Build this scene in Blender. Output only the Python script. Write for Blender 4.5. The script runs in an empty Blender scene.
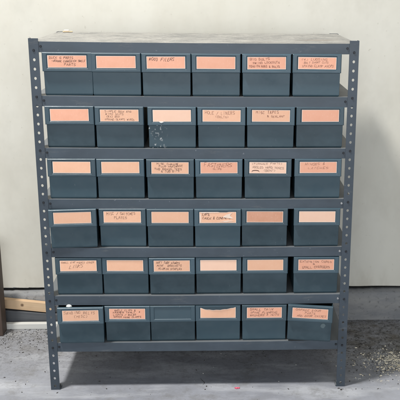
import bpy, bmesh, math, random
from mathutils import Vector, Matrix
R = random.Random(11)
S = bpy.context.scene
C = S.collection

# ------------------------------------------------------------------ materials
def mat(name, base, rough=0.6, metal=0.0, spec=0.5):
    m = bpy.data.materials.new(name); m.use_nodes = True
    b = m.node_tree.nodes['Principled BSDF']
    b.inputs['Base Color'].default_value = (*base, 1)
    b.inputs['Roughness'].default_value = rough
    b.inputs['Metallic'].default_value = metal
    b.inputs['Specular IOR Level'].default_value = spec
    return m, m.node_tree, b
def N(nt, t, **kw):
    n = nt.nodes.new(t)
    for k, v in kw.items():
        if k in n.inputs: n.inputs[k].default_value = v
        else: setattr(n, k, v)
    return n
def tex(nt, kind='ShaderNodeTexNoise', scale=10, detail=4, rough=.5, coord='Object', stretch=None, off=None):
    tc = N(nt, 'ShaderNodeTexCoord'); mp = N(nt, 'ShaderNodeMapping')
    nt.links.new(tc.outputs[coord], mp.inputs['Vector'])
    if stretch: mp.inputs['Scale'].default_value = stretch
    if off: mp.inputs['Location'].default_value = off
    t = N(nt, kind); t.inputs['Scale'].default_value = scale
    if 'Detail' in t.inputs: t.inputs['Detail'].default_value = detail
    if 'Roughness' in t.inputs: t.inputs['Roughness'].default_value = rough
    nt.links.new(mp.outputs[0], t.inputs['Vector'])
    return t
def ramp(nt, src, stops, out=0):
    r = N(nt, 'ShaderNodeValToRGB'); e = r.color_ramp.elements
    while len(e) < len(stops): e.new(.5)
    for el, (p, c) in zip(e, stops):
        el.position = p; el.color = (*c, 1) if len(c) == 3 else c
    nt.links.new(src.outputs[out] if hasattr(src, 'outputs') else src, r.inputs[0])
    return r.outputs[0]
def mix(nt, fac, a, b, mode='MIX'):
    m = N(nt, 'ShaderNodeMix'); m.data_type = 'RGBA'; m.blend_type = mode
    for i, v in ((0, fac), (6, a), (7, b)):
        if isinstance(v, (int, float)): m.inputs[i].default_value = v
        elif isinstance(v, tuple): m.inputs[i].default_value = (*v, 1)
        else: nt.links.new(v, m.inputs[i])
    return m.outputs[2]
def math_(nt, op, a, b=0.0, clamp=False):
    m = N(nt, 'ShaderNodeMath'); m.operation = op; m.use_clamp = clamp
    for i, v in ((0, a), (1, b)):
        if isinstance(v, (int, float)): m.inputs[i].default_value = v
        else: nt.links.new(v, m.inputs[i])
    return m.outputs[0]
def bump(nt, b, h, strength=.3, dist=.002):
    n = N(nt, 'ShaderNodeBump'); n.inputs['Strength'].default_value = strength
    n.inputs['Distance'].default_value = dist
    nt.links.new(h, n.inputs['Height']); nt.links.new(n.outputs[0], b.inputs['Normal'])

g3 = lambda v: (v, v, v)
def steel_mat(name, base, dust=0.25, scuff=.5):
    m, nt, b = mat(name, base, .42, 0, .5)
    n1 = tex(nt, scale=9, detail=6, rough=.65)
    n2 = tex(nt, scale=70, detail=5, rough=.7, stretch=(1, 1, 1), off=(3, 1, 0))
    c1 = mix(nt, ramp(nt, n1, [(.35, g3(0)), (.7, g3(1))]), tuple(x*.86 for x in base), tuple(x*1.16 for x in base))
    sc = ramp(nt, n2, [(.66, g3(0)), (.72, g3(scuff))])
    c2 = mix(nt, sc, c1, (.30, .32, .35))
    n4 = tex(nt, scale=3.3, detail=7, rough=.7, off=(9, 4, 2), stretch=(.6, 1, 2)); n5 = tex(nt, scale=24, detail=7, rough=.75, off=(1, 8, 2), stretch=(.35, 1, 1.6))
    c2 = mix(nt, ramp(nt, n4, [(.50, g3(0)), (.68, g3(.55))]), c2, tuple(x*.55 for x in base))
    c2 = mix(nt, ramp(nt, n5, [(.58, g3(0)), (.74, g3(.5))]), c2, (.17, .17, .165))
    ge = N(nt, 'ShaderNodeNewGeometry'); sx = N(nt, 'ShaderNodeSeparateXYZ')
    nt.links.new(ge.outputs['Normal'], sx.inputs[0])
    # dust really lies on the upward faces
    up = math_(nt, 'MULTIPLY', math_(nt, 'SUBTRACT', sx.outputs[2], .5, True), dust*2)
    c3 = mix(nt, up, c2, (.60, .59, .56))
    nt.links.new(c3, b.inputs['Base Color'])
    nt.links.new(ramp(nt, n1, [(.3, g3(.36)), (.75, g3(.55))]), b.inputs['Roughness'])
    bump(nt, b, n2.outputs[0], .08, .001)
    return m
M = {}
M['steel'] = steel_mat('blue_grey_enamel', (.054, .073, .094), .2)
M['post'] = steel_mat('blue_grey_post_enamel', (.047, .063, .082), .3, .8)

# dusty top shelf
m, nt, b = mat('dusty_top', (.6, .6, .58), .75)
n1 = tex(nt, scale=13, detail=8, rough=.75); n2 = tex(nt, scale=75, detail=5, rough=.7)
n3 = tex(nt, scale=3.1, detail=3, off=(4, 2, 0), stretch=(1, 1.6, 1))
c = mix(nt, ramp(nt, n1, [(.36, g3(0)), (.66, g3(1))]), (.19, .19, .18), (.37, .355, .325))
c = mix(nt, ramp(nt, n2, [(.58, g3(0)), (.66, g3(.75))]), c, (.10, .10, .10))
c = mix(nt, ramp(nt, n2, [(.34, g3(.8)), (.42, g3(0))]), c, (.46, .45, .42))
c = mix(nt, ramp(nt, n3, [(.62, g3(0)), (.72, g3(.5))]), c, (.17, .13, .10))
nt.links.new(c, b.inputs['Base Color']); bump(nt, b, n2.outputs[0], .15, .001)
M['dusty'] = m

# teal plastic: every bin's own slight variation by object random
def plastic(name, base, specks=False):
    m, nt, b = mat(name, base, .42, 0, .5)
    oi = N(nt, 'ShaderNodeObjectInfo')
    n1 = tex(nt, scale=16, detail=6, rough=.7); n2 = tex(nt, scale=160, detail=3, rough=.7, stretch=(1, 1, .35))
    c = mix(nt, oi.outputs['Random'], tuple(x*.80 for x in base), tuple(x*1.30 for x in base))
    c = mix(nt, ramp(nt, n1, [(.45, g3(0)), (.75, g3(.45))]), c, (.065, .10, .12))
    c = mix(nt, ramp(nt, n2, [(.68, g3(0)), (.74, g3(.3))]), c, (.22, .25, .26))
    n3 = tex(nt, scale=6, detail=5, rough=.6, off=(2, 2, 5), stretch=(1, 1, 1.6)); lc = N(nt, 'ShaderNodeVectorMath'); lc.operation = 'ADD'
    mpn = n3.inputs['Vector'].links[0].from_node; nt.links.new(mpn.outputs[0], lc.inputs[0])
    cb = N(nt, 'ShaderNodeCombineXYZ'); nt.links.new(math_(nt, 'MULTIPLY', oi.outputs['Random'], 40), cb.inputs[0]); nt.links.new(cb.outputs[0], lc.inputs[1])
    nt.links.new(lc.outputs[0], n3.inputs['Vector'])
    for q_ in (n1, n2):
        l2 = N(nt, 'ShaderNodeVectorMath'); l2.operation = 'ADD'; nt.links.new(q_.inputs['Vector'].links[0].from_node.outputs[0], l2.inputs[0]); nt.links.new(cb.outputs[0], l2.inputs[1]); nt.links.new(l2.outputs[0], q_.inputs['Vector'])
    c = mix(nt, ramp(nt, n3, [(.48, g3(0)), (.66, g3(.55))]), c, (.050, .088, .110))
    if specks:
        v = tex(nt, 'ShaderNodeTexNoise', scale=110, detail=2)
        z = tex(nt, scale=22, detail=2, off=(1.3, 0, 2))
        f = math_(nt, 'MULTIPLY', ramp(nt, v, [(.57, g3(0)), (.62, g3(1))]), ramp(nt, z, [(.44, g3(0)), (.54, g3(1))]))
        tc = N(nt, 'ShaderNodeTexCoord'); sp = N(nt, 'ShaderNodeSeparateXYZ'); nt.links.new(tc.outputs['Object'], sp.inputs[0])
        side = math_(nt, 'MULTIPLY', math_(nt, 'SUBTRACT', -.012, sp.outputs[0]), 40, True)
        c = mix(nt, math_(nt, 'MULTIPLY', f, side), c, (.62, .63, .62))
    nt.links.new(c, b.inputs['Base Color'])
    nt.links.new(ramp(nt, n1, [(.3, g3(.28)), (.7, g3(.55))]), b.inputs['Roughness'])
    bump(nt, b, n1.outputs[0], .12, .002)
    return m
M['teal'] = plastic('teal_plastic', (.027, .057, .075))  # tub kept darker: shade under the lip put into the colour
M['teal_front'] = plastic('teal_plastic_front', (.050, .086, .110))  # same plastic painted lighter, where the lip catches the light
M['teal_splash'] = plastic('teal_plastic_paint_splashed', (.027, .057, .075), True)  # tub colour with the lip's shade painted in, plus white paint specks

def card(name, base, stain=.35):
    m, nt, b = mat(name, base, .55)
    n1 = tex(nt, scale=30, detail=5, rough=.65); n2 = tex(nt, scale=260, detail=2)
    oi = N(nt, 'ShaderNodeObjectInfo')
    c = mix(nt, oi.outputs['Random'], tuple(x*.93 for x in base), tuple(min(1, x*1.06) for x in base))
    c = mix(nt, ramp(nt, n1, [(.42, g3(0)), (.72, g3(stain))]), c, (base[0]*.84, base[1]*.72, base[2]*.62))
    c = mix(nt, ramp(nt, n2, [(.62, g3(0)), (.8, g3(.25))]), c, (.95, .8, .7))
    nt.links.new(c, b.inputs['Base Color'])
    return m
M['card_pink'] = card('salmon_card', (.88, .44, .295))
M['card_peach'] = card('peach_card', (.89, .51, .335), .3)
M['card_pale'] = card('pale_peach_card', (.93, .61, .45), .2)
M['card_brown'] = card('browned_card', (.68, .345, .225), .5)
M['card_edge'] = card('card_edge', (.86, .74, .66), .3)  # pale rim: glare of the clear cover painted as card colour
M['tape'] = card('cream_tape', (.90, .72, .60), .5)
M['ink'] = mat('brown_black_ink', (.12, .055, .042), .7)[0]
M['ink_soft'] = mat('faded_ink', (.27, .11, .075), .7)[0]
M['bolt'] = mat('zinc_bolt', (.42, .42, .42), .35, .8)[0]
M['bolt_dark'] = mat('dark_bolt', (.02, .022, .027), .5, .3)[0]  # shade inside the open holes, painted near-black
M['white_knob'] = mat('white_knob_plastic', (.78, .77, .73), .3)[0]
M['pink'] = mat('pink_plastic', (.85, .12, .20), .5)[0]

# wall paint
m, nt, b = mat('cream_wall_paint', (.7, .69, .62), .62, 0, .35)
n1 = tex(nt, scale=1.7, detail=5, rough=.55); n2 = tex(nt, scale=9, detail=6, rough=.6, stretch=(1, 1, .5)); n3 = tex(nt, scale=55, detail=4, rough=.6)
c = mix(nt, ramp(nt, n1, [(.35, g3(0)), (.68, g3(1))]), (.69, .66, .57), (.765, .74, .66))
c = mix(nt, ramp(nt, n2, [(.44, g3(0)), (.72, g3(.4))]), c, (.60, .56, .47))
c = mix(nt, ramp(nt, n3, [(.66, g3(0)), (.72, g3(.35))]), c, (.42, .38, .30))
n9 = tex(nt, scale=3.2, detail=7, rough=.7, off=(3, 0, 7), stretch=(1, 1, .7))
c = mix(nt, ramp(nt, n9, [(.50, g3(0)), (.66, g3(.5))]), c, (.60, .575, .50))
sz = N(nt, 'ShaderNodeSeparateXYZ'); tz = N(nt, 'ShaderNodeTexCoord'); nt.links.new(tz.outputs['Object'], sz.inputs[0])
low = math_(nt, 'MULTIPLY', math_(nt, 'SUBTRACT', .22, sz.outputs[2], True), 6, True)
c = mix(nt, math_(nt, 'MULTIPLY', low, ramp(nt, n2, [(.40, g3(.1)), (.62, g3(.8))])), c, (.40, .36, .28))
nt.links.new(c, b.inputs['Base Color'])
bump(nt, b, mix(nt, .35, n2.outputs[0], n3.outputs[0]), .15, .005)
M['wall'] = m

# concrete floor
m, nt, b = mat('concrete_floor', (.36, .37, .4), .62, 0, .4)
tc = N(nt, 'ShaderNodeTexCoord'); sp = N(nt, 'ShaderNodeSeparateXYZ'); nt.links.new(tc.outputs['Object'], sp.inputs[0])
n1 = tex(nt, scale=2.3, detail=8, rough=.6); n2 = tex(nt, scale=17, detail=8, rough=.72); n3 = tex(nt, scale=120, detail=4, rough=.7)
n4 = tex(nt, scale=5.5, detail=5, rough=.6, off=(7, 3, 0), stretch=(.5, 1.6, 1))
c = mix(nt, ramp(nt, n1, [(.35, g3(0)), (.66, g3(1))]), (.26, .27, .305), (.36, .37, .41))
c = mix(nt, ramp(nt, n2, [(.40, g3(.35)), (.58, g3(0))]), c, (.25, .25, .26))
c = mix(nt, ramp(nt, n4, [(.50, g3(0)), (.64, g3(.75))]), c, (.52, .53, .56))
n7 = tex(nt, scale=1.1, detail=6, rough=.65, off=(11, 5, 0)); n8 = tex(nt, scale=8, detail=7, rough=.75, off=(1, 15, 0))
c = mix(nt, ramp(nt, n7, [(.45, g3(0)), (.60, g3(.45))]), c, (.21, .215, .235))
c = mix(nt, ramp(nt, n8, [(.52, g3(0)), (.64, g3(.55))]), c, (.20, .195, .19))
# dirt trodden in towards the wall and to the right
dirt_y = math_(nt, 'MULTIPLY', math_(nt, 'SUBTRACT', sp.outputs[1], .02), 2.6, True)
dirt_x = math_(nt, 'MULTIPLY', math_(nt, 'SUBTRACT', sp.outputs[0], .36), 3.0, True)
dm = math_(nt, 'ADD', math_(nt, 'MULTIPLY', dirt_y, .6), math_(nt, 'MULTIPLY', math_(nt, 'MULTIPLY', dirt_x, dirt_y), 1.3), True)
d1 = ramp(nt, n2, [(.42, g3(.25)), (.62, g3(1))])
c = mix(nt, math_(nt, 'MULTIPLY', dm, d1), c, (.15, .135, .115))
d2 = ramp(nt, n3, [(.56, g3(0)), (.63, g3(1))])
c = mix(nt, math_(nt, 'MULTIPLY', d2, math_(nt, 'ADD', math_(nt, 'MULTIPLY', dm, .9), .04)), c, (.06, .055, .05))
n5 = tex(nt, scale=260, detail=3, rough=.8, off=(2, 9, 0)); n6 = tex(nt, scale=42, detail=6, rough=.8, off=(5, 1, 0))
c = mix(nt, math_(nt, 'MULTIPLY', ramp(nt, n6, [(.50, g3(0)), (.60, g3(.85))]), math_(nt, 'ADD', dm, .05)), c, (.055, .052, .048))
c = mix(nt, math_(nt, 'MULTIPLY', ramp(nt, n5, [(.58, g3(0)), (.66, g3(1))]), math_(nt, 'ADD', math_(nt, 'MULTIPLY', dm, .6), .08)), c, (.48, .46, .42))
c = mix(nt, ramp(nt, n3, [(.30, g3(.35)), (.37, g3(0))]), c, (.55, .55, .56))
nt.links.new(c, b.inputs['Base Color'])
nt.links.new(ramp(nt, n2, [(.3, g3(.48)), (.7, g3(.75))]), b.inputs['Roughness'])
bump(nt, b, mix(nt, .5, n2.outputs[0], n3.outputs[0]), .4, .003)
M['floor'] = m

# footing concrete
m, nt, b = mat('grey_footing', (.2, .2, .2), .8)
n1 = tex(nt, scale=7, detail=8, rough=.7, stretch=(1, 1, 3)); n2 = tex(nt, scale=60, detail=5, rough=.7)
c = mix(nt, ramp(nt, n1, [(.35, g3(0)), (.66, g3(1))]), (.20, .205, .215), (.31, .305, .295))
c = mix(nt, ramp(nt, n2, [(.56, g3(0)), (.68, g3(.6))]), c, (.09, .09, .085))
nt.links.new(c, b.inputs['Base Color']); bump(nt, b, n2.outputs[0], .5, .004)
M['footing'] = m

def wood(name, a, bb, knot=None, along='x', rough=.6):
    m, nt, b = mat(name, a, rough)
    st = (1.2, 30, 30) if along == 'x' else (30, 30, 1.2)
    n1 = tex(nt, scale=2.4, detail=6, rough=.6, stretch=st); n2 = tex(nt, scale=14, detail=4)
    c = mix(nt, ramp(nt, n1, [(.35, g3(0)), (.65, g3(1))]), a, bb)
    c = mix(nt, ramp(nt, n2, [(.55, g3(0)), (.75, g3(.35))]), c, tuple(x*.55 for x in a))
    if knot:
        tc = N(nt, 'ShaderNodeTexCoord'); vd = N(nt, 'ShaderNodeVectorMath'); vd.operation = 'DISTANCE'
        nt.links.new(tc.outputs['Object'], vd.inputs[0]); vd.inputs[1].default_value = knot
        c = mix(nt, ramp(nt, vd.outputs['Value'], [(.0025, g3(1)), (.007, g3(0))]), c, (.10, .045, .02))
    nt.links.new(c, b.inputs['Base Color']); bump(nt, b, n1.outputs[0], .2, .001)
    return m
M['pine'] = wood('pine_wood', (.62, .42, .25), (.72, .53, .34), (-.028, -.011, .002))
M['darkwood'] = wood('dark_brown_wood', (.055, .035, .026), (.095, .062, .045), None, 'z')
M['greyplank'] = wood('grey_painted_wood', (.075, .08, .088), (.11, .115, .125))
M['whiteboard'] = wood('white_painted_wood', (.62, .61, .57), (.74, .73, .69))
M['chip'] = wood('wood_chip', (.74, .64, .46), (.90, .85, .72))
M['dirt'] = mat('dark_dirt', (.06, .055, .05), .9)[0]
M['mortar'] = mat('pale_grit', (.55, .54, .50), .9)[0]

# ------------------------------------------------------------------ builders
def link(name, bm, mats, parent=None, smooth=False, bevel=0):
    me = bpy.data.meshes.new(name)
    bmesh.ops.recalc_face_normals(bm, faces=bm.faces)
    bm.to_mesh(me); bm.free()
    for q in (mats if isinstance(mats, (list, tuple)) else [mats]): me.materials.append(q)
    o = bpy.data.objects.new(name, me); C.objects.link(o); o.parent = parent
    if smooth:
        for p in me.polygons: p.use_smooth = True
    if bevel:
        md = o.modifiers.new('bevel', 'BEVEL'); md.width = bevel; md.segments = 2; md.limit_method = 'ANGLE'
        md.angle_limit = math.radians(40)
        md2 = o.modifiers.new('wn', 'WEIGHTED_NORMAL')
        for p in me.polygons: p.use_smooth = True
    return o
def box(bm, x0, x1, y0, y1, z0, z1, mi=0):
    vs = [bm.verts.new(p) for p in ((x0,y0,z0),(x1,y0,z0),(x1,y1,z0),(x0,y1,z0),(x0,y0,z1),(x1,y0,z1),(x1,y1,z1),(x0,y1,z1))]
    for f in ((0,3,2,1),(4,5,6,7),(0,1,5,4),(1,2,6,5),(2,3,7,6),(3,0,4,7)):
        bm.faces.new([vs[i] for i in f]).material_index = mi
    return vs
def empty(name, label, cat, loc=(0,0,0), rz=0, group=None):
    o = bpy.data.objects.new(name, None); C.objects.link(o); o.location = loc; o.rotation_euler = (0, 0, rz)
    o.empty_display_size = .05
    o['label'] = label; o['category'] = cat
    if group: o['group'] = group
    return o
def tag(o, label, cat, group=None):
    o['label'] = label; o['category'] = cat
    if group: o['group'] = group
    return o
def structure(o): o['kind'] = 'structure'; return o

# ------------------------------------------------------------------ setting
bm = bmesh.new(); box(bm, -6, 6, -7, .9, -.1, 0); structure(link('floor', bm, M['floor']))
YW = .583                       # wall face
YF = .547                       # footing face
bm = bmesh.new(); xs = [-6] + [-1.4 + 2.8*i/900 for i in range(901)] + [6]; pv = None; chip = 0
for x in xs:
    if R.random() < .02: chip = R.uniform(.0008, .0035)
    chip *= .78
    zb = .1225 + chip + .0007*math.sin(x*31) + .0008*math.sin(x*7) + R.random()*.0004
    ring = [bm.verts.new(p) for p in ((x, YW+.10, zb), (x, YW+.001, zb), (x, YW, zb+.0015), (x, YW, 2.9), (x, YW+.1, 2.9))]
    if pv:
        for k in range(4): bm.faces.new((pv[k], ring[k], ring[k+1], pv[k+1]))
    pv = ring
w = link('wall', bm, M['wall']); structure(w)
# footing with an uneven worn top edge
bm = bmesh.new()
nx = 480; prev = None
for i in range(nx+1):
    x = -2.4 + 4.8*i/nx
    j = lambda a: (R.random()-.5)*a
    zt = .112 + j(.0022) + .0015*math.sin(x*19)
    ring = [bm.verts.new(p) for p in ((x, YF+j(.0008), 0), (x, YF+j(.001), .06), (x, YF+.001+j(.001), zt-.009), (x, YF+.006+j(.003), zt-.002), (x, YW-.004, zt+.001), (x, YW+.03, zt+.002), (x, YW+.06, 0))]
    if prev:
        for k in range(6): bm.faces.new((prev[k], ring[k], ring[k+1], prev[k+1]))
    prev = ring
structure(link('wall_footing', bm, M['footing'], smooth=True))

# ------------------------------------------------------------------ rack
W2, D, H = .457, .457, 1.058
PITCH, HR = .0254, .0036
rack = empty('storage_rack', 'blue grey slotted angle steel rack with seven shelves, holding all the teal bins', 'rack', (0, 0, 0))
def flange(bm, w, h, z_first, to3):
    """perforated strip w wide, h high; to3 maps (u, z) to space"""
    def V(u, z): return bm.verts.new(to3(u, z))
    n = 12; z = 0; zc = z_first; cells = []
    k = 0
    while True:
        c0 = z_first + k*PITCH - PITCH/2; c1 = c0 + PITCH
        if c1 > h - .001: break
        cells.append((max(c0, 0), c1)); k += 1
    cu = w/2
    for c0, c1 in cells:
        cz = c1 - PITCH/2
        hole = []; rim = []
        for a in range(16):
            t = 2*math.pi*a/16
            ca, sa = math.cos(t), math.sin(t)
            hole.append(V(cu+HR*ca, cz+HR*1.12*sa))
            s = min((w/2)/abs(ca) if abs(ca) > 1e-6 else 9, ((c1-cz) if sa > 0 else (cz-c0))/abs(sa) if abs(sa) > 1e-6 else 9)
            rim.append((cu+s*ca, cz+s*sa))
        # true corners
        seq = []
        corners = [((w, c1), math.atan2(c1-cz, w/2)), ((0, c1), math.atan2(c1-cz, -w/2)), ((0, c0), math.atan2(c0-cz, -w/2) % (2*math.pi)), ((w, c0), math.atan2(c0-cz, w/2) % (2*math.pi))]
        rv = [V(*p) for p in rim]
        cv = [(V(*p), t % (2*math.pi)) for p, t in corners]
        for a in range(16):
            b2 = (a+1) % 16; t0 = 2*math.pi*a/16; t1 = 2*math.pi*(a+1)/16
            mid = [v for v, t in cv if t0 + 1e-5 < t < t1 - 1e-5]
            bm.faces.new([hole[a], rv[a]] + mid + [rv[b2], hole[b2]])
    top = cells[-1][1]
    a_ = [V(0, top), V(w, top), V(w, h), V(0, h)]
    bm.faces.new(a_)
    if cells[0][0] > 1e-6:
        bm.faces.new([V(0, 0), V(w, 0), V(w, cells[0][0]), V(0, cells[0][0])])
def make_post():
    bm = bmesh.new(); w = .027
    # local: corner at origin, front strip along +x at y=0, side strip along +y at x=0
    flange(bm, w, H+.004, .0135, lambda u, z: (u, 0, z))
    flange(bm, w, H+.004, .0135, lambda u, z: (0, u, z))
    bmesh.ops.remove_doubles(bm, verts=bm.verts, dist=1e-5)
    # consistent outward direction
    for f in bm.faces:
        f.normal_update()
        n = f.normal
        if (abs(n.y) > .5 and n.y > 0) or (abs(n.x) > .5 and n.x > 0): f.normal_flip()
    return bm
def post_obj(sx, sy, first=[None]):
    if first[0] is None:
        bm = make_post(); me = bpy.data.meshes.new('post'); bm.to_mesh(me); bm.free(); me.materials.append(M['post'])
        first[0] = me
    me = first[0]
    o = bpy.data.objects.new('post', me.copy() if sx*sy < 0 else me); C.objects.link(o); o.parent = rack
    o.location = (sx*W2 - 0, 0 if sy < 0 else D, 0)
    # mirror geometry rather than the object
    if True:
        me2 = me.copy(); o.data = me2
        for v in me2.vertices:
            if sy > 0 and v.co.z > H: v.co.z = H - .003
            v.co.x *= -sx; v.co.y *= (1 if sy < 0 else -1)
        if (-sx)*(1 if sy < 0 else -1) < 0: me2.flip_normals()
    md = o.modifiers.new('thick', 'SOLIDIFY'); md.thickness = .0018; md.offset = -1
    return o
posts = [post_obj(sx, sy) for sy in (-1, 1) for sx in (-1, 1)]
for p in posts:
    sx = 1 if p.location.x > 0 else -1; sy = -1 if p.location.y < .1 else 1
    bm = bmesh.new()
    x0, x1 = sorted((-sx*.0022, -sx*.029)); y0, y1 = sorted((-sy*.0022, -sy*.029)) if sy > 0 else (.0022, .029)
    box(bm, x0, x1, y0, y1, .0002, .0035); box(bm, x0+.003 , x1-.003, y0+.003, y1-.003, .0035, .010)
    link('foot', bm, M['post'], p, bevel=.0008)
SH = [.156, .308, .4595, .607, .757, .905, 1.0535]
FL = .0285
for i, zt in enumerate(SH):
    bm = bmesh.new(); t = .0015
    x0, x1, y0, y1 = -W2+.0028, W2-.0028, .0028, D-.0028
    top_i = 1 if i == 6 else 0
    # slightly sagging tray sheet
    n = 14
    rows = []
    for a in range(n+1):
        x = x0 + (x1-x0)*a/n; s = -.0018*math.sin(math.pi*a/n)
        rows.append([bm.verts.new((x, y, zt+s)) for y in (y0, y0+.01, y1-.01, y1)])
    for a in range(n):
        for k in range(3):
            f = bm.faces.new((rows[a][k], rows[a+1][k], rows[a+1][k+1], rows[a][k+1])); f.material_index = top_i
    low = []
    for a in range(n+1):
        x = x0 + (x1-x0)*a/n; s = -.0018*math.sin(math.pi*a/n)
        low.append([bm.verts.new((x, y0, zt-FL+s)), bm.verts.new((x, y0+.012, zt-FL+s+.0005)), bm.verts.new((x, y1, zt-FL+s))])
    for a in range(n):
        bm.faces.new((low[a][0], low[a+1][0], rows[a+1][0], rows[a][0]))
        bm.faces.new((low[a][1], low[a+1][1], low[a+1][0], low[a][0]))
        bm.faces.new((rows[a][3], rows[a+1][3], low[a+1][2], low[a][2]))
    for a in (0, n):
        bm.faces.new((rows[a][0], rows[a][1], rows[a][2], rows[a][3], low[a][2], low[a][0]))
    o = link('shelf', bm, [M['steel'], M['dusty']], rack)
    md = o.modifiers.new('thick', 'SOLIDIFY'); md.thickness = .0012; md.offset = 0
    md = o.modifiers.new('bevel', 'BEVEL'); md.width = .0014; md.segments = 2; md.limit_method = 'ANGLE'; md.angle_limit = math.radians(50)
    # discs standing in for bolt holes: hole shade painted dark, some left bright
    for sx in (-1, 1):
        for kx, kz, mm in ((.0135, 0, 'bolt_dark'), (.0325, 1, 'bolt_dark')):
            zb = round((zt - FL/2 - .0135)/PITCH)*PITCH + .0135 if kz == 0 else zt - FL*.45
            bm = bmesh.new()
            if kx > .02 and sx > 0 and i in (1, 2, 3): mm = 'bolt'
            y = -.0012 if kx < .02 else .0006
            bmesh.ops.create_cone(bm, cap_ends=True, segments=10, radius1=.0036, radius2=.0030, depth=.0014,
                matrix=Matrix.Translation((sx*(W2-kx), y, zb)) @ Matrix.Rotation(math.pi/2, 4, 'X'))
            link('bolt', bm, M[mm], rack)

# ------------------------------------------------------------------ handwriting
G = {'A':'0020 46 60;1343'.replace(' ',''), }
GL = {
'A':'00-26-40;12-32','B':'00-06-36-45-33-03;33-42-30-00','C':'45-26-05-01-20-41','D':'00-06-25-42-30-00','E':'46-06-00-40;03-33',
'F':'46-06-00;03-33','G':'45-26-05-01-20-41-43-23','H':'00-06;40-46;02-43','I':'20-26','J':'46-41-20-01','K':'00-06;46-03-40',
'L':'06-00-40','M':'00-06-23-46-40','N':'00-06-40-46','O':'20-02-04-26-44-42-20','P':'00-06-36-45-34-03','Q':'20-02-04-26-44-42-20;22-40',
'R':'00-06-36-44-33-03;23-40','S':'45-26-05-04-42-41-20-01','T':'06-46;26-20','U':'06-01-20-41-46','V':'06-20-46','W':'06-10-24-30-46',
'X':'06-40;00-46','Y':'06-23-46;23-20','Z':'06-46-00-40','&':'40-05-26-34-02-10-42','-':'03-33','(':'36-14-12-30',')':'16-34-32-10',
'/':'00-46','1':'14-26-20','2':'05-26-44-00-40','3':'05-26-44-23-42-20-01','4':'30-36-02-42','6':'46-04-01-20-41-33-03','8':'23-05-26-45-23-01-20-41-23','.':'10-11',',':'21-10'}
def scribble(bm, text, x, z, h, wdt=None, lw=.00055, slant=.2, wob=.6, seed=1, y=0.0, tilt=0.0):
    r = random.Random(seed*77+len(text))
    s = h/6.0; adv = 5.6
    total = len(text)*adv*s*.78
    sx = s*.78
    if wdt: sx = wdt/(len(text)*adv)
    cx = x
    sl = slant
    last = None
    for ch in text:
        if ch == ' ': last = None
        sx_l = sx*r.uniform(.78, 1.18)
        hh = 1 + (r.random()-.5)*.30; dz = (r.random()-.5)*h*.16 + h*.10*math.sin((cx-x)*90+seed)
        for st in GL.get(ch, '').split(';'):
            if not st: continue
            pts = []
            for q in st.split('-'):
                if len(q) != 2: continue
                gx, gz = float(q[0]), float(q[1])
                gx += (r.random()-.5)*wob; gz += (r.random()-.5)*wob
                pts.append(Vector((cx + gx*sx_l + gz*s*sl, 0, z + gz*s*hh + dz + (cx-x)*tilt)))
            if last is not None and r.random() < .05 and (last-pts[0]).length < h*1.1: pts.insert(0, last)
            last = pts[-1]
            for a, b_ in zip(pts, pts[1:]):
                d = b_-a
                if d.length < 1e-6: continue
                d.normalize(); n = Vector((-d.z, 0, d.x))*lw*1.5*(.7+.6*r.random())/2; e = d*lw*.4
                vs = [bm.verts.new(Vector((0, y, 0)) + p) for p in (a-e-n, b_+e-n, b_+e+n, a-e+n)]
                bm.faces.new(vs)
        cx += adv*sx*(1 + (r.random()-.5)*.1)

# ------------------------------------------------------------------ bins
LW, LH = .1374, .0515     # lip
BW, BH, BD = .1345, .1185, .40
CW, CH = .1065, .0345   # card
def rect(bm, x0, x1, z0, z1, y): return [bm.verts.new(p) for p in ((x0, y, z0), (x1, y, z0), (x1, y, z1), (x0, y, z1))]
def tub_mesh():
    bm = bmesh.new()
    # open tray with slightly drawn-in foot, rolled rim
    def ring(w, d0, d1, z): return [bm.verts.new(p) for p in ((-w/2, d0, z), (w/2, d0, z), (w/2, d1, z), (-w/2, d1, z))]
    prof = [(BW-.005, .0035, BD-.002, 0), (BW-.0016, .0008, BD, .005), (BW, 0, BD, BH-.006), (BW+.0016, -.001, BD+.002, BH-.005), (BW+.0016, -.001, BD+.002, BH),
            (BW-.004, .003, BD-.003, BH), (BW-.006, .005, BD-.005, .004)]
    rs = [ring(*p) for p in prof]
    bm.faces.new(rs[0][::-1])
    for a, b_ in zip(rs, rs[1:]):
        for k in range(4): bm.faces.new((a[k], a[(k+1) % 4], b_[(k+1) % 4], b_[k]))
    bm.faces.new(rs[-1])
    me = bpy.data.meshes.new('tub'); bmesh.ops.recalc_face_normals(bm, faces=bm.faces); bm.to_mesh(me); bm.free()
    return me
def lip_mesh():
    bm = bmesh.new()
    z0, z1 = BH-LH, BH+.0012; w = LW/2
    yo = -.0105
    cz = (z0+z1)/2 + .0012; hw, hh = CW/2, CH/2
    a = rect(bm, -w, w, z0+.001, z1, -.0012)
    b_ = rect(bm, -w, w, z0, z1, yo+.0022)
    c = rect(bm, -w+.0016, w-.0016, z0+.0012, z1-.0022, yo)
    d = rect(bm, -hw-.0030, hw+.0030, cz-hh-.0026, cz+hh+.0024, yo)
    e = rect(bm, -hw-.0016, hw+.0016, cz-hh-.0012, cz+hh+.0012, yo+.0020)
    for p, q in ((a, b_), (b_, c), (c, d), (d, e)):
        for k in range(4): bm.faces.new((p[k], p[(k+1) % 4], q[(k+1) % 4], q[k]))
    bm.faces.new(e); bm.faces.new(a[::-1])
    bmesh.ops.recalc_face_normals(bm, faces=bm.faces)
    me = bpy.data.meshes.new('front_panel'); bm.to_mesh(me); bm.free()
    return me, cz, yo+.0020
TUB = tub_mesh(); TUB.materials.append(M['teal'])
TUBS = TUB.copy(); TUBS.materials[0] = M['teal_splash']
LIP, CZ, CY = lip_mesh(); LIP.materials.append(M['teal_front'])
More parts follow.
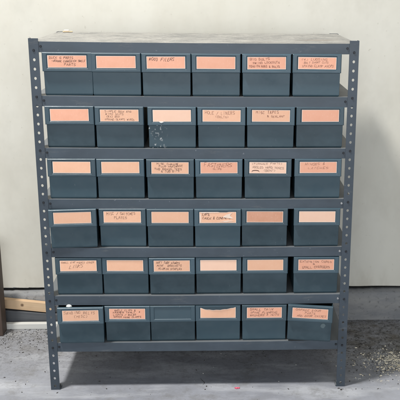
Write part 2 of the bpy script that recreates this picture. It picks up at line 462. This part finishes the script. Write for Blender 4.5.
def card_mesh(cm, kind, r):
    bm = bmesh.new(); hw, hh = CW/2-.001*r.random(), CH/2-.0007*r.random(); ew = .0011
    nx = 16
    dx = (r.random()-.5)*.0012
    cols = []
    for i in range(nx+1):
        u = i/nx
        x = -hw + 2*hw*u + dx
        zt = hh; bow = -.0006
        if kind == 'curled':
            zt = hh - .0062*math.sin(math.pi*u**.8)**.7 + .0022*u + .0006*math.sin(u*31); bow = -.0006 - .0030*math.sin(math.pi*u)
        if kind == 'torn': zt = hh - (.0015 if .55 < u < .8 else 0)
        x_ = x
        cols.append([bm.verts.new((x_, bow if not kind == 'curled' else bow*.4, -hh)), bm.verts.new((x_, bow if not kind == 'curled' else bow*.5, -hh+ew)), bm.verts.new((x_, bow, zt-ew*(1.8 if kind == 'curled' else 1))), bm.verts.new((x_, bow if not kind == 'curled' else bow*1.4, zt))])
    for i in range(nx):
        for k in range(3):
            f = bm.faces.new((cols[i][k], cols[i+1][k], cols[i+1][k+1], cols[i][k+1]))
            f.material_index = 0 if (k == 1 and 0 < i < nx-0 and not (i == 0)) else 1
            if k == 1 and i in (0, nx-1):
                f.material_index = 0
    # side margins, in the same painted glare
    for s in (0, nx):
        x = cols[s][0].co.x; o_ = -ew if s == 0 else ew
        v = [bm.verts.new((x+o_, c_.co.y, c_.co.z)) for c_ in cols[s]]
        for k in range(3):
            fs = (v[k], cols[s][k], cols[s][k+1], v[k+1]) if s == 0 else (cols[s][k], v[k], v[k+1], cols[s][k+1])
            bm.faces.new(fs).material_index = 1
    me = bpy.data.meshes.new('label_card'); bmesh.ops.recalc_face_normals(bm, faces=bm.faces); bm.to_mesh(me); bm.free()
    me.materials.append(cm); me.materials.append(M['card_edge'])
    return me

P, Q, L_, B_ = 'card_pink', 'card_peach', 'card_pale', 'card_brown'
ordn = ['first', 'second', 'third', 'fourth', 'fifth', 'sixth']
rown = ['top', 'second', 'third', 'fourth', 'fifth', 'bottom']
# per bin: x centre, forward offset (m), yaw (deg), card, lines (text, x0 frac, width frac, height), ink
rows = [
 [(-.3545,.000,.3,P,[("DUCK'S PARTS",.05,.62,.17),("-ORANGE CONVERTER SHELF",.10,.88,.15),("PARTS",.42,.30,.17)],'i'),
  (-.2205,.000,0,P,[],''),
  (-.0815,.002,-.2,P,[("WOOD FILERS",.05,.68,.24)],'d'),
  (.0570,.000,0,P,[],''),
  (.1985,.003,.4,P,[("BIG BOLTS",.06,.52,.17),("SWING LOCKOUTS",.14,.72,.15),("TENSION RODS & BOLTS",.04,.80,.15)],'s'),
  (.3400,.004,-.5,P,[("(4) LUGGING",.08,.70,.17),("BOLT SHORT CUTS",.15,.66,.15),("SPRING CLAMP PACKS",.10,.84,.17)],'i')],
 [(-.3560,.000,0,P,[],''),
  (-.2165,.003,.3,Q,[("SIMPLE BOX AND",.12,.72,.14),("WIRE NUTS",.14,.48,.14),("(BX) BOX",.16,.36,.14),("GROUND CLAMPS WIRED",.12,.78,.14)],'i'),
  (-.0685,.002,-.4,L_,[],''),
  (.0720,.000,0,Q,[("HOLE / LINERS",.06,.80,.26),("(BOLTS)",.34,.36,.16)],'s'),
  (.2125,.001,.3,Q,[("MISC TAPES",.10,.62,.20),("& SEALANT",.40,.48,.15)],'f'),
  (.3540,.000,0,P,[],'')],
 [(-.3575,.002,0,Q,[],''),
  (-.2190,.000,.3,Q,[],''),
  (-.0760,.004,.5,Q,[("MISC CHROME",.14,.60,.14),("PLUG HARDWARE",.20,.64,.15),("TUB BRASS TEES",.08,.74,.15),("& TUB BITS",.26,.50,.15)],'i'),
  (.0640,.001,-.3,P,[("FASTENERS",.10,.76,.30),("CLIPS",.34,.24,.12)],'s'),
  (.2060,.003,.2,L_,[("(FURNACE PARTS)",.06,.84,.12),("ANGLED HARD HOSES",.08,.86,.18),("(BENT)",.38,.34,.15)],'i'),
  (.3520,.001,-.2,P,[("HINGES &",.14,.56,.20),("LATCHES",.22,.56,.17)],'s')],
 [(-.3600,.014,3.2,Q,[],''),
  (-.2185,.000,-.3,Q,[("MISC / SWITCHES",.08,.78,.22),("PLATES",.28,.36,.20)],'d'),
  (-.0790,.004,.3,Q,[],''),
  (.0600,.006,-.2,Q,[("TAPE",.06,.24,.22),("CAULK & CONCRETE",.08,.78,.20)],'i'),
  (.1985,.002,0,B_,[],''),
  (.3530,.005,.6,L_,[],'')],
 [(-.3535,.002,.2,Q,[("SMALL EYE HOOKS OTHER",.02,.92,.14),("LINKS",.24,.38,.32)],'m'),
  (-.2160,.000,0,Q,[],''),
  (-.0770,.004,-.3,Q,[("SOFT TUBE STRAPS",.06,.66,.17),("MINI  BRACKETS",.08,.70,.16),("ALUMIN STAPLES",.12,.66,.16)],'d'),
  (.0620,.000,.2,L_,[],''),
  (.2020,.001,-.2,Q,[],''),
  (.3560,.003,.4,P,[("EXTENSION CORDS",.04,.90,.16),("&",.40,.08,.14),("SMALL CHARGERS",.10,.80,.20)],'i')],
 [(-.3530,.019,1.0,Q,[("SANDING BELTS",.04,.88,.22),("(MISC)",.32,.38,.24)],'m'),
  (-.2140,.006,-.4,P,[("SHELF CLIPS &",.14,.60,.15),("FRAMES (SML)  4",.10,.78,.13),("LIGHTS / BULBS",.10,.66,.13),("DRYER HOSE CLAMPS",.12,.78,.13)],'i'),
  (-.0780,.004,.2,None,[],''),
  (.0600,.002,0,Q,[],''),
  (.2010,.004,.3,P,[("SMALL TRIM",.08,.66,.18),("SPARE PLUMBING",.10,.76,.17),("WASHERS & NUTS",.08,.84,.16)],'i'),
  (.3380,.022,-5.5,P,[("GARAGE DOOR",.08,.72,.17),("PARTS",.34,.30,.17),("AND DOOR CHIMES",.12,.84,.17)],'d')]]
extra = {
 (0,0):'with three lines of handwriting', (0,1):'unwritten, left of the WOOD FILERS bin',
 (0,3):'unwritten, right of the WOOD FILERS bin', (1,0):'unwritten, at the left post',
 (1,2):'splashed with white paint specks below its label', (1,5):'unwritten, at the right post',
 (2,0):'unwritten, against the left post', (2,1):'unwritten, one in from the left post',
 (3,0):'unwritten, pulled out slightly', (3,2):'unwritten, between two written ones',
 (3,4):'with a darker browned unwritten label', (3,5):'with a bright pale unwritten label',
 (4,1):'unwritten, right of the bin marked LINKS', (4,3):'with a pale unwritten label',
 (4,4):'unwritten, next to the EXTENSION CORDS bin', (5,2):'without any label card',
 (5,3):'with a curled sagging unwritten label'}
for ri, row in enumerate(rows):
    zs = SH[5-ri]
    for bi, (x, fwd, yaw, cm, lines, ink) in enumerate(row):
        rr = random.Random(ri*10+bi)
        sag = -.0018*math.sin(math.pi*(x+W2)/(2*W2))
        if (ri, bi) in extra: tail = extra[(ri, bi)]
        elif (ri, bi) == (5, 0): tail = 'pulled forward, labelled SANDING BELTS'
        elif (ri, bi) == (5, 5): tail = 'turned askew by the right post'
        elif (ri, bi) == (3, 3): tail = 'with torn tape across its label'
        elif (ri, bi) == (2, 4): tail = 'with a black hook drawn on its label'
        else: tail = 'labelled by hand ' + lines[0][0].strip('-').replace('(', '').replace(')', '').replace("DUCK'S ", '')
        lab = 'teal bin, %s from left in %s row, %s' % (ordn[bi], rown[ri], tail)
        assert len(lab.replace('/', ' ').split()) <= 16, lab
        b0 = empty('storage_bin', lab, 'storage bin', (x, .0110+.0045*(ri > 3)-fwd, zs+.0011+sag), math.radians(yaw), 'teal storage bins on the rack')
        if (ri, bi) == (5, 5): b0.rotation_euler.y = math.radians(1.7); b0.location.z += .0022
        if (ri, bi) == (3, 0): b0.rotation_euler.y = math.radians(-.6); b0.location.z += .0008
        t = bpy.data.objects.new('tub', TUBS if (ri, bi) == (1, 2) else TUB); C.objects.link(t); t.parent = b0
        md = t.modifiers.new('bevel', 'BEVEL'); md.width = .0012; md.segments = 2; md.limit_method = 'ANGLE'; md.angle_limit = math.radians(30)
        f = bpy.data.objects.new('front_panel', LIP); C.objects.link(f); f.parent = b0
        md = f.modifiers.new('bevel', 'BEVEL'); md.width = .0007; md.segments = 2; md.limit_method = 'ANGLE'; md.angle_limit = math.radians(25)
        if cm is None: continue
        kind = 'curled' if (ri, bi) == (5, 3) else 'torn' if (ri, bi) == (3, 3) else ''
        c = bpy.data.objects.new('label_card', card_mesh(M[cm], kind, rr)); C.objects.link(c); c.parent = f
        c.location = (0, CY-.0004, CZ); c.rotation_euler = (0, math.radians((rr.random()-.5)*.9), 0)
        if kind: c['label'] = 'curled sagging label' if kind == 'curled' else 'label with torn tape'
        if lines:
            sl_ = rr.uniform(-.08, .42); wb_ = rr.uniform(.4, .8); pen = rr.uniform(.7, 1.2)
            bm = bmesh.new(); z = CH/2 - .0028
            tot = sum(l[3] for l in lines); gap = max(.0006, (CH*.86 - tot*CH)/(len(lines)+.3)) if len(lines) > 1 else CH*.12
            gap = min(gap, .0045)
            z -= gap*.3
            for li, (txt, xf, wf, hf) in enumerate(lines):
                h = hf*CH; z -= h
                scribble(bm, txt, -CW/2 + xf*CW, z, h*1.02, wf*CW, (.00050 if h < .006 else .00060)*pen, sl_, wb_, ri*31+bi*7+li, 0, (rr.random()-.5)*.05)
                z -= gap
            if (ri, bi) == (2, 4):   # the little hook drawing
                for k in range(7):
                    a0 = math.pi*(1-k/7); a1 = math.pi*(1-(k+1)/7)
                    for q in (0,):
                        pts = [(-.036+.011*math.cos(a), -.0142+.0050*math.sin(a)**.6 if math.sin(a) > 0 else -.0142) for a in (a0, a1)]
                        vs = [bm.verts.new((pts[0][0], 0, pts[0][1])), bm.verts.new((pts[1][0], 0, pts[1][1])), bm.verts.new((pts[1][0], 0, pts[1][1]+.0024)), bm.verts.new((pts[0][0], 0, pts[0][1]+.0024))]
                        bm.faces.new(vs)
            hw_ = link('handwriting', bm, M['ink'] if ink in 'idm' else M['ink_soft'], c)
            hw_.location = (0, -.00072, 0)
        if kind == 'torn':
            bm = bmesh.new()
            def rag(poly, amp):
                out = []
                for k in range(len(poly)):
                    p0, p1 = Vector(poly[k]), Vector(poly[(k+1) % len(poly)]); m_ = max(2, int((p1-p0).length/.0013))
                    for j in range(m_): 
                        q_ = p0.lerp(p1, j/m_); out.append((q_.x+(rr.random()-.5)*amp, q_.y+(rr.random()-.5)*amp))
                bm.faces.new([bm.verts.new((px, 0, pz)) for px, pz in out])
            rag([(.014, .001), (.026, .009), (.043, .0145), (.036, .006), (.046, -.004), (.030, -.002)], .0010)
            rag([(.004, -.012), (.030, -.009), (.047, -.0105), (.028, -.0135)], .0009)
            rag([(-.051, .0135), (-.048, .0160), (-.020, .0155), (.030, .0148), (-.012, .0140)], .0008)
            rag([(-.051, -.015), (-.0485, -.015), (-.049, .010), (-.0515, .011)], .0007)
            q = link('tape_strip', bm, M['tape'], c); q.location = (0, -.0010, 0)
            md = q.modifiers.new('t', 'SOLIDIFY'); md.thickness = .00015
        if (ri, bi) == (1, 2):
            bm = bmesh.new()
            for (px, pz, s) in ((-.030, -.0185, .0035), (-.026, -.0178, .0022), (-.034, -.0172, .0016), (-.040, -.0125, .0010), (-.021, -.0135, .0009), (-.016, -.0100, .0007)):
                bmesh.ops.create_uvsphere(bm, u_segments=8, v_segments=5, radius=s, matrix=Matrix.Translation((px, -.0022, pz)) @ Matrix.Diagonal((1.2, .3, .55, 1)))
            q = link('paint_spatter', bm, M['white_knob'], c, smooth=True)
        if (ri, bi) == (5, 5):
            bm = bmesh.new()
            bmesh.ops.create_circle(bm, cap_ends=True, segments=14, radius=.0075)
            q = link('pale_smudge', bm, None or M['tape'], t)
            q.rotation_euler = (math.pi/2, 0, 0); q.location = (.041, -.0006, .053)
            # irregular faint outline
            for v in q.data.vertices: v.co *= 1 + (rr.random()-.5)*.35
            q.data.materials[0] = None or plastic('worn_teal', (.10, .14, .15))
        if (ri, bi) == (5, 0): binA = b0

# ------------------------------------------------------------------ small things
# white knob on a stem standing in the pulled-out bin
bm = bmesh.new()
bmesh.ops.create_uvsphere(bm, u_segments=20, v_segments=12, radius=.0078, matrix=Matrix.Translation((0, 0, .1125)) @ Matrix.Diagonal((1.15, 1, .95, 1)))
kn = empty('drawer_knob', 'small white round knob sticking up out of the pulled forward bottom left bin', 'knob', (-.388, .0035, SH[0]+.0055))
link('knob_head', bm, M['white_knob'], kn, smooth=True)
bm = bmesh.new(); bmesh.ops.create_cone(bm, cap_ends=True, segments=12, radius1=.004, radius2=.0028, depth=.107, matrix=Matrix.Translation((0, 0, .0535)))
link('stem', bm, M['bolt'], kn, smooth=True)

# white block on the rear left corner of the rack top
bl = empty('offcut_block', 'small white block with yellowish base on the rear left corner of the rack top', 'block', (-.425, .432, SH[6]+.0012), math.radians(8))
bm = bmesh.new(); box(bm, -.008, .008, -.005, .007, .0025, .0070); link('block_body', bm, M['whiteboard'], bl, bevel=.0015)
bm = bmesh.new(); box(bm, -.012, .019, -.009, .009, 0, .0025); link('base', bm, M['pine'], bl, bevel=.001)

# timbers by the wall at the left
bm = bmesh.new()
box(bm, -.115, .085, -.011, .011, -.0178, .0178)
o = link('pine_board', bm, M['pine'], bevel=.0015); o.location = (-.625, .531, .0745); o.rotation_euler = (0, .115, 0)
tag(o, 'short pine two by four resting aslant by the wall behind the left post', 'board')
bm = bmesh.new(); box(bm, -.13, .12, -.012, .012, -.024, .024)
o = link('grey_plank', bm, M['greyplank'], bevel=.0015); o.location = (-.625, .528, .028); o.rotation_euler = (0, .10, 0)
tag(o, 'dark grey painted plank lying under the pine board by the wall', 'plank')
bm = bmesh.new(); box(bm, -.18, .18, -.011, .011, 0, .021)
o = link('white_batten', bm, M['whiteboard'], bevel=.0015); o.location = (-.53, .494, 0)
tag(o, 'white painted batten lying on the floor below the dark grey plank', 'batten')
bm = bmesh.new(); box(bm, -.05, .05, -.03, .03, 0, .34)
o = link('wooden_post', bm, M['darkwood'], bevel=.003); o.location = (-.7535, .452, 0)
tag(o, 'dark brown wooden post standing at the far left edge', 'post')

# short scratch in the floor
bm = bmesh.new(); pr_ = None
for k in range(15):
    u = k/14; x = .010 + .006*math.sin(u*5) + (R.random()-.5)*.002; y = .020 + .050*u; w_ = .0009*math.sin(math.pi*u)+.0002
    q = [bm.verts.new((x-w_, y, .0003)), bm.verts.new((x+w_, y, .0003))]
    if pr_: bm.faces.new((pr_[0], pr_[1], q[1], q[0]))
    pr_ = q
structure(link('floor_crack', bm, M['dirt']))
# pink chip
bm = bmesh.new()
for px, py, s in ((0, 0, .0055), (.0065, .001, .0045), (-.0045, .002, .003)):
    bmesh.ops.create_icosphere(bm, subdivisions=1, radius=s, matrix=Matrix.Translation((px, py, s*.45)) @ Matrix.Rotation(px*90, 4, 'Z') @ Matrix.Diagonal((1.1, .7, .5, 1)))
o = link('plastic_scrap', bm, M['pink']); o.location = (.117, -.007, 0)
tag(o, 'small bright pink plastic scrap on the floor in front of the rack', 'scrap')

# debris
def debris(name, label, m_, pts, smin, smax, flat=.35, seed=3):
    r = random.Random(seed); bm = bmesh.new()
    for x, y in pts:
        s = smin + (smax-smin)*r.random()**2.5
        a = r.random()*math.pi; el = 1 + r.random()*1.6
        n = r.choice((4, 5, 6)); bot = []; top = []
        for k in range(n):
            t = 2*math.pi*k/n + r.random()*.6
            u, v = s*el*math.cos(t)*(.6+.5*r.random()), s*math.sin(t)*(.6+.5*r.random())
            px, py = x + u*math.cos(a) - v*math.sin(a), y + u*math.sin(a) + v*math.cos(a)
            bot.append(bm.verts.new((px, py, .0001))); top.append(bm.verts.new((px*.9+x*.1, py*.9+y*.1, s*flat*(.5+r.random()))))
        bm.faces.new(top)
        for k in range(n): bm.faces.new((bot[k], bot[(k+1) % n], top[(k+1) % n], top[k]))
    o = link(name, bm, m_); o['kind'] = 'stuff'; o['label'] = label; o['category'] = 'debris'
    return o
r = random.Random(5)
pts = [(r.gauss(.66, .045), r.gauss(.175, .045)) for _ in range(700)] + [(r.gauss(.60, .07), r.gauss(.15, .07)) for _ in range(120)]
debris('wood_chips', 'pale wood chips and sawdust scattered on the floor right of the rack', M['chip'], pts, .0007, .0030, flat=.9)
pts = [(r.gauss(.665, .05), r.gauss(.19, .06)) for _ in range(420)] + [(r.uniform(-.72, .8), r.uniform(-.09, .5)) for _ in range(60)] + [(r.uniform(-.72, -.5), r.gauss(.44, .04)) for _ in range(120)]
debris('pale_grit', 'pale grit scattered over the concrete floor around the rack', M['mortar'], pts, .0005, .0022, flat=.8, seed=8)
pts = [(r.uniform(.47, .85), min(.53, max(-.02, r.gauss(.24, .13)))) for _ in range(900)] + [(r.uniform(-.72, -.46), .5 - abs(r.gauss(0, .10))) for _ in range(520)] \
    + [(r.uniform(-.7, .7), r.uniform(-.1, .3)) for _ in range(120)] + [(r.gauss(.44, .012), r.gauss(-.02, .01)) for _ in range(16)]
debris('dirt_crumbs', 'dark dirt crumbs strewn over the concrete floor beside the wall', M['dirt'], pts, .0004, .0024, flat=.7, seed=9)

# ------------------------------------------------------------------ light
def area(name, loc, target, sx, sy, power, col, shape='RECTANGLE'):
    l = bpy.data.lights.new(name, 'AREA'); l.shape = shape; l.size = sx
    if shape == 'RECTANGLE': l.size_y = sy
    l.energy = power; l.color = col
    o = bpy.data.objects.new(name, l); C.objects.link(o); o.location = loc
    d = Vector(target)-Vector(loc); o.rotation_euler = d.to_track_quat('-Z', 'Y').to_euler()
    return o
area('ceiling_lamp', (-1.28, -.80, 4.0), (0, .2, .3), .5, .5, 180, (1, .985, .95), 'DISK')
area('door_daylight', (.3, -5.2, 1.7), (0, 0, .6), 4.0, 2.2, 150, (.93, .97, 1))
wd = bpy.data.worlds.new('World'); S.world = wd; wd.use_nodes = True
bg = wd.node_tree.nodes['Background']; bg.inputs[0].default_value = (.80, .88, 1, 1); bg.inputs[1].default_value = .19

# ------------------------------------------------------------------ camera
f, cx, cy, cz, pi_, ya, ro = 853.7546695, .0627427, -2.4221916, 1.2196912, .29239028, -.05071139, .01106734
c_, s_ = math.cos(ya), math.sin(ya); ex = Vector((c_, s_, 0)); ey = Vector((-s_, c_, 0)); ez = Vector((0, 0, 1))
c_, s_ = math.cos(pi_), math.sin(pi_); ed = c_*ey - s_*ez; eu = s_*ey + c_*ez
c_, s_ = math.cos(ro), math.sin(ro); rt = c_*ex + s_*eu; up = c_*eu - s_*ex
cam = bpy.data.cameras.new('camera'); co = bpy.data.objects.new('camera', cam); C.objects.link(co)
mtx = Matrix((rt, up, -ed)).transposed().to_4x4(); mtx.translation = Vector((cx, cy, cz)); co.matrix_world = mtx
cam.sensor_width = 36; cam.lens = f/400*36; cam.shift_x = -60.176/400; cam.shift_y = 37.663/400
cam.clip_start = .05; cam.clip_end = 60
S.camera = co
S.render.resolution_x = S.render.resolution_y = 1024
S.view_settings.view_transform = 'Standard'; S.view_settings.look = 'None'; S.view_settings.gamma = 1
S.view_settings.exposure = 0
